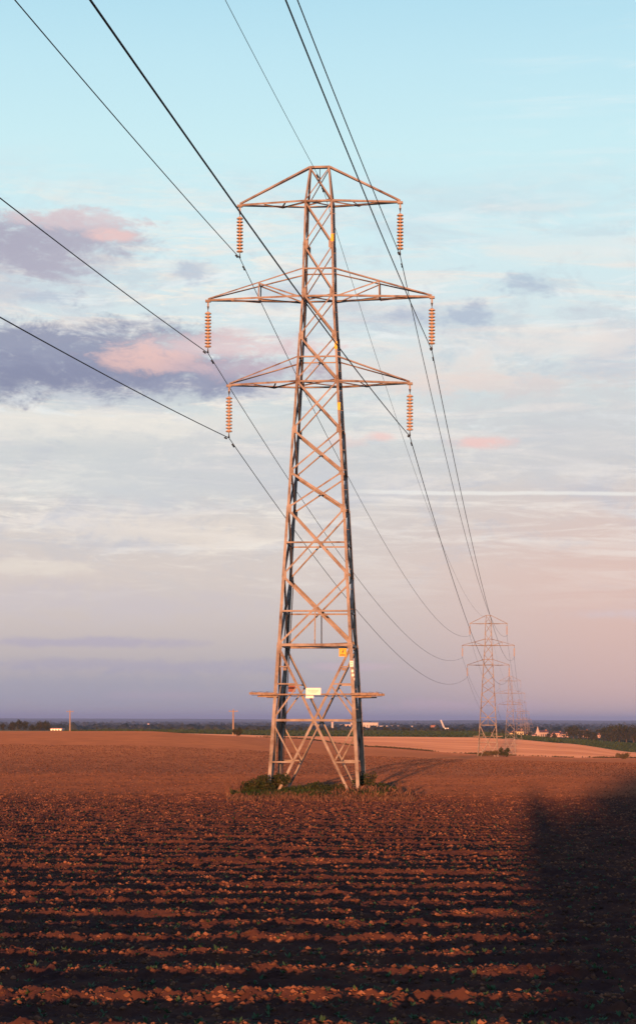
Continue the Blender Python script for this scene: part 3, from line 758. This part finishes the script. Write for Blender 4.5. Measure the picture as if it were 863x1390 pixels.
bld('farmhouse', 711.5, 719, 996.3, 1001.5, 1345, 8, 'yellowwall', 'low cream outbuilding right of the bright cream houses', gable=True, rows=1, cols=3)
bld('farmhouse', 662, 668.5, 995.5, 1000, 1345, 8, 'yellowwall', 'small cream house seen through the second pylon', gable=True, rows=1, cols=3)
bld('church_nave', 731, 744, 993.5, 1002, 2000, 12, 'stone', 'stone church nave beside the pointed spire', 'church', gable=True, rows=1, cols=5)
def spire(px, Y, ytop, ybot):
    x = at(px, Y); zt = zpx(ytop, Y); zb = gz(x, Y); zm = zpx(995.5, Y); r = bpy.data.objects.new('church_tower', None); C.objects.link(r); r.location = (x, Y, zb)
    MB().box((0,0,(zm-zb)/2), 4, 4, zm-zb).build('tower', 'stone', r)
    h = zm-zb; MB().add([(-2,-2,h),(2,-2,h),(2,2,h),(-2,2,h),(0,0,zt-zb)], [(0,1,4),(1,2,4),(2,3,4),(3,0,4),(3,2,1,0)]).build('spire', 'stone', r)
    for s in (-.9, .9): MB().box((s,-2.02,h-2), .7, .1, 2.2).build('belfry_window', 'glass', r)
    tag(r, 'pointed church spire rising over the town', 'church tower')
spire(729.5, 1990, 985, 1002)
for a in ((744,752,996.5,1003,1950,'pink house row nearest the church nave'),(752,763,994.5,1003,1950,'wide pink hall right of the church'),(762,772,995.5,1003.5,1940,'pink house right of the wide pink hall'),
          (786,800,992.5,1002,1900,'pink hall roof showing above the dark trees'),(808,815,996.5,1003,1900,'small pale house in the gap before the tree mass'),(722,728,997,1003,1960,'small pink house left of the spire')):
    bld('town_house', a[0], a[1], a[2], a[3], a[4], 12, 'rose', a[5], gable=True, rows=2, cols=max(2, int((a[1]-a[0])/2.5)), roofm='roof', group='town houses', rise=.25)
# crane
def crane(px, Y):
    x = at(px, Y); zb = gz(x, Y); top = zpx(990, Y)-zb; r = bpy.data.objects.new('tower_crane', None); C.objects.link(r); r.location = (x, Y, zb)
    def latt(p, q, w, n):
        m = MB(); p, q = Vector(p), Vector(q); d = (q-p).normalized(); a = d.cross(Vector((0,1,0))).normalized(); b = Vector((0,1,0))
        for i, j in ((-1,-1),(1,-1),(1,1),(-1,1)): m.tube([p+a*i*w+b*j*w, q+a*i*w*.5+b*j*w], .28, 4)
        for k in range(n):
            u = p.lerp(q, k/n); v = p.lerp(q, (k+1)/n); s = 1 if k % 2 else -1; m.tube([u+a*s*w-b*w, v-a*s*w-b*w], .18, 4)
        return m
    latt((0,0,0), (0,0,top), 1.2, 8).build('mast', 'white', r)
    latt((0,0,top), (at(598-px+CX, Y), 0, zpx(977, Y)-zb), .8, 9).build('jib', 'white', r)
    MB().box((2.2,0,top+.8), 5, 2.4, 2.2).build('counterweight', 'white', r); MB().box((0,-1.6,top-.6), 2, 1.4, 2).build('cab', 'white', r)
    tag(r, 'white crane with a raised jib right of the brick tower', 'crane')
crane(603.5, 2500)
def mast(px, Y, y0, lab):
    x = at(px, Y); z = gz(x, Y); h = zpx(y0, Y)-z; r = bpy.data.objects.new('chimney_stack', None); C.objects.link(r); r.location = (x, Y, z)
    MB().tube([(0,0,0),(0,0,h)], [1.9, 1.3], 10).build('stack', 'pale', r); MB().tube([(0,0,h-.8),(0,0,h+.3)], 1.7, 10).build('rim', 'rose', r)
    tag(r, lab, 'chimney', 'distant chimneys')
mast(451, 2700, 980.5, 'slim pale chimney seen through the right half of the near pylon')
mast(201.5, 3300, 983.5, 'slim pale chimney on the left plain')

# ------------------------------------------------------------------ tall trees behind the photographer (they cast the shade on the right foreground)
def shade_tree(x, y, h, wd, lab):
    r = tree_proto(h, wd, 3400, .15, 'leaf', 18, 'shade_tree', -.12); r.location = (x, y, gz(x, y)-.2); tag(r, lab, 'tree', 'trees behind the viewpoint')
ST = [(-4.2,-50,4.0,1.1),(-3.2,-51,3.3,2.8),(-1.3,-52,4.2,4.6),(1.0,-53,5.2,5.6),(3.5,-54,6.2,6.5),(7,-54,7.0,8),(12,-53,7.5,9),(18,-52,8,10)]
for x, y, h, wd in ST: shade_tree(x, y, h, wd, 'broad tree in the row behind the viewpoint')

# ------------------------------------------------------------------ haze
hz = MB().box((0, 13000-300, 0), 26000*1.05*2*1.05, 27500, 2).build('haze', 'steel')
me = hz.data; zt = 75.0; zb2 = -75.0
for v in me.vertices: v.co.z = zt if v.co.z > 0 else zb2
hm = bpy.data.materials.new('haze_air'); hm.use_nodes = True; nt = hm.node_tree; nt.nodes.remove(nt.nodes['Principled BSDF'])
pv = nt.nodes.new('ShaderNodeVolumePrincipled'); pv.inputs['Color'].default_value = (.38,.56,1,1); pv.inputs['Density'].default_value = 6.0e-5; pv.inputs['Anisotropy'].default_value = 0
nt.links.new(pv.outputs[0], nt.nodes['Material Output'].inputs['Volume']); me.materials.clear(); me.materials.append(hm)
tag(hz, 'thin evening haze over the plain', 'haze', None, 'stuff')
for v in me.vertices: v.co.y = -560 if v.co.y < 0 else 46000
for v in me.vertices: v.co.x = -60000 if v.co.x < 0 else 60000

# ------------------------------------------------------------------ world
w = bpy.data.worlds.new('World'); sc.world = w; w.use_nodes = True; nt = w.node_tree; E.nt = nt
bg = nt.nodes['Background']; bg.inputs['Strength'].default_value = 0.1
sky = nt.nodes.new('ShaderNodeTexSky'); sky.sky_type = 'NISHITA'; sky.sun_disc = False
sky.sun_elevation = R(SUN_EL); sky.sun_rotation = R(180+SUN_AZ)
tc = nt.nodes.new('ShaderNodeTexCoord'); sp = nt.nodes.new('ShaderNodeSeparateXYZ'); nt.links.new(tc.outputs['Generated'], sp.inputs[0])
dx, dy, dz = (E(sp.outputs[i]) for i in range(3))
U = E.op('ARCTAN2', dx, dy)*2.866
V = dz/E.op('SQRT', dx*dx+dy*dy+1e-6)*2.866
GAIN = 10.0/(2**EXPO)
def K(c): return tuple(v*GAIN for v in s2l(c))
STOPS = [(0,(174,168,180)),(.03,(179,172,182)),(.075,(194,186,189)),(.125,(210,199,197)),(.2,(222,210,205)),(.28,(218,212,210)),(.36,(216,218,218)),(.46,(218,228,230)),
    (.56,(220,236,240)),(.66,(214,242,248)),(.78,(208,243,250)),(.9,(196,236,249)),(1.02,(180,226,245)),(1.4,(140,188,222)),(2.4,(92,122,184)),(6,(62,74,138))]
r = nt.nodes.new('ShaderNodeValToRGB'); el = r.color_ramp.elements
vn = (E.op('LOGARITHM', E.op('MAXIMUM', V, 0.0)+.12, 10.0)+.9208)/1.72; nt.links.new(vn.k, r.inputs[0])
pos = lambda v: (math.log10(v+.12)+.9208)/1.72
while len(el) < len(STOPS): el.new(.5)
for i, (v, c) in enumerate(STOPS): el[i].position = pos(v); el[i].color = (*s2l(c), 1)
rampc = mixc(1.0, r.outputs[0], (GAIN, GAIN, GAIN), 'MULTIPLY')
col = mixc(sstep(V, 1.0, 5.0)*.35+.06, rampc, sky.outputs[0])
# warm pink low on the right
col = mixc(sstep(U, -.05, .45)*(1-sstep(V, .14, .42))*sstep(V, -.10, .04)*.6, col, K((232,186,172)))
n1 = noise(comb(U, V*3.2, 3.3), 3.2, 7, .62, .6); n2 = noise(comb(U, V*2.0, 9.1), 9.0, 6, .6, .3); n4 = noise(comb(U*1.0, V*1.9, 7.7), 11.0, 9, .68, .5); n5 = noise(comb(U*1.0, V*2.2, 2.7), 30.0, 7, .7, .3)
n3 = noise(comb(U+V*.6, V*9.0, 1.7), 4.0, 7, .65, .8)
wisp = noise(comb(U*1.0-V*.3, V*4.5, 5.2), 7.0, 8, .7, 1.0)
band = sstep(V, .12, .30)*(1-sstep(V, .56, .80))
col = mixc(band*sstep(n3, .46, .66)*.8, col, K((243,235,228)))
mk = noise(comb(U*1.0+V*.5, V*5.0, 8.8), 16.0, 8, .72, .8)
col = mixc(band*sstep(mk, .46, .64)*sstep(n3, .38, .54)*(1-sstep(U, -.08, .12)*.75)*.75, col, K((250,242,230)))
col = mixc(band*sstep(n4, .50, .66)*.35, col, K((190,196,208)))
col = mixc(band*sstep(n1, .50, .70)*.65, col, K((196,200,212)))
col = mixc(sstep(V, .30, .42)*(1-sstep(V, .60, .80))*sstep(wisp, .50, .70)*.7, col, K((240,244,244)))
col = mixc(sstep(V, .62, .72)*(1-sstep(V, .85, 1.0))*sstep(U, .1, .35)*sstep(n3, .5, .75)*.5, col, K((232,244,246)))
def blob(cx, cy, rx, ry, c, op, warp=.9, soft=.75, edge=None):
    global col
    a = (U-(cx-CX)/1000)/(rx/1000); b = (V-(HY-cy)/1000)/(ry/1000)
    d = E.op('SQRT', a*a+b*b)+(n4-.5)*warp*3.4+(n5-.5)*warp*1.5+(n1-.5)*warp*1.2
    col = mixc((1-sstep(d, 1-soft, 1+soft*.5))*op*(1-sstep(n5, .52, .75)*.45), col, K(c))
# pale veils
blob(215, 722, 190, 26, (238,226,214), .65); blob(60, 772, 90, 11, (236,226,214), .6); blob(150, 655, 260, 40, (216,222,222), .5)
blob(120, 585, 260, 24, (236,232,224), .8); blob(560, 505, 200, 28, (238,224,216), .5); blob(720, 470, 200, 26, (234,226,222), .6); blob(640, 520, 160, 14, (240,214,204), .4)
blob(770, 590, 160, 70, (208,208,212), .6); blob(800, 335, 150, 22, (222,236,238), .6); blob(350, 640, 260, 50, (206,208,212), .6)
blob(100, 820, 240, 26, (206,198,204), .5); blob(60, 620, 200, 30, (208,212,214), .5)
# left pink grey cloud
blob(40, 343, 150, 50, (182,180,196), .95, .6, .5); blob(0, 335, 110, 42, (174,172,190), .7, .6); blob(70, 303, 85, 13, (228,208,210), .65, 1.4); blob(150, 324, 30, 8, (240,204,200), .8, .8)
# dark long cloud with pink top
blob(60, 488, 290, 50, (150,156,180), .95, .6, .45); blob(190, 512, 240, 36, (150,155,180), .92, .6, .5); blob(40, 520, 170, 30, (138,144,170), .8, .7)
blob(290, 474, 150, 15, (234,208,208), .75, 1.2); blob(230, 492, 60, 14, (232,196,192), .6, 1.1); blob(180, 487, 50, 20, (234,196,190), .7, 1.0); blob(340, 500, 90, 16, (204,184,194), .7, .8)
# grey puffs
for c in ((625,433,62,20,.75),(540,430,50,16,.65),(715,388,46,14,.65),(255,370,34,16,.6),(45,408,46,12,.5),(400,400,60,16,.35)): blob(*c[:4], (172,184,206), c[4], 1.2)
# small pink puffs
for c in ((650,601,52,8,.85),(512,593,24,7,.7),(470,600,30,8,.3),(315,452,40,9,.4)): blob(*c[:4], (244,204,198), c[4], .7)
# low streaks
blob(110, 874, 150, 7, (178,172,194), .6, .7); blob(60, 938, 330, 28, (164,164,180), .6, .5); blob(620, 958, 120, 10, (206,176,186), .5, .8); blob(230, 945, 80, 7, (186,170,184), .4)
blob(840, 834, 70, 8, (216,200,204), .6); blob(160, 905, 300, 10, (170,166,188), .5, .8); blob(480, 905, 60, 5, (216,188,194), .4)
# contrail
ct = (1-sstep(E.op('ABSOLUTE', V-.308-(U-.25)*-.012+(n2-.5)*.006), .0010, .0042))*sstep(U, .0, .12)*(1-sstep(U, .40, .5))
col = mixc(ct*.65, col, K((246,244,238)))
nt.links.new(col, bg.inputs['Color'])

# ------------------------------------------------------------------ sun and camera
sd = bpy.data.lights.new('sun', 'SUN'); sd.energy = 5.0; sd.angle = R(.45); sd.color = (1.0, .40, .155)
so = bpy.data.objects.new('sun', sd); C.objects.link(so)
dirv = Vector((math.sin(R(SUN_AZ))*math.cos(R(SUN_EL)), math.cos(R(SUN_AZ))*math.cos(R(SUN_EL)), -math.sin(R(SUN_EL))))
so.rotation_euler = dirv.to_track_quat('-Z', 'Y').to_euler(); so.location = (0, -30, 40)
cd = bpy.data.cameras.new('camera'); cam = bpy.data.objects.new('camera', cd); C.objects.link(cam); sc.camera = cam
cd.sensor_fit = 'HORIZONTAL'; cd.sensor_width = 24.0; cd.lens = F*24.0/863
cd.shift_y = (HY-695)/863; cd.shift_x = 0
cd.clip_start = .1; cd.clip_end = 120000
cam.location = (0, 0, 0); cam.rotation_euler = (R(90), 0, 0)
cam.rotation_euler = (Matrix.Rotation(R(90), 3, 'X') @ Matrix.Rotation(R(.2), 3, 'Z')).to_euler()
sc.view_settings.view_transform = 'Standard'; sc.view_settings.look = 'None'
sc.view_settings.exposure = EXPO; sc.view_settings.gamma = 1; sc.view_settings.use_curve_mapping = False
sc.cycles.use_denoising = True; sc.cycles.volume_bounces = 0; sc.cycles.max_bounces = 5; sc.cycles.volume_step_rate = 5
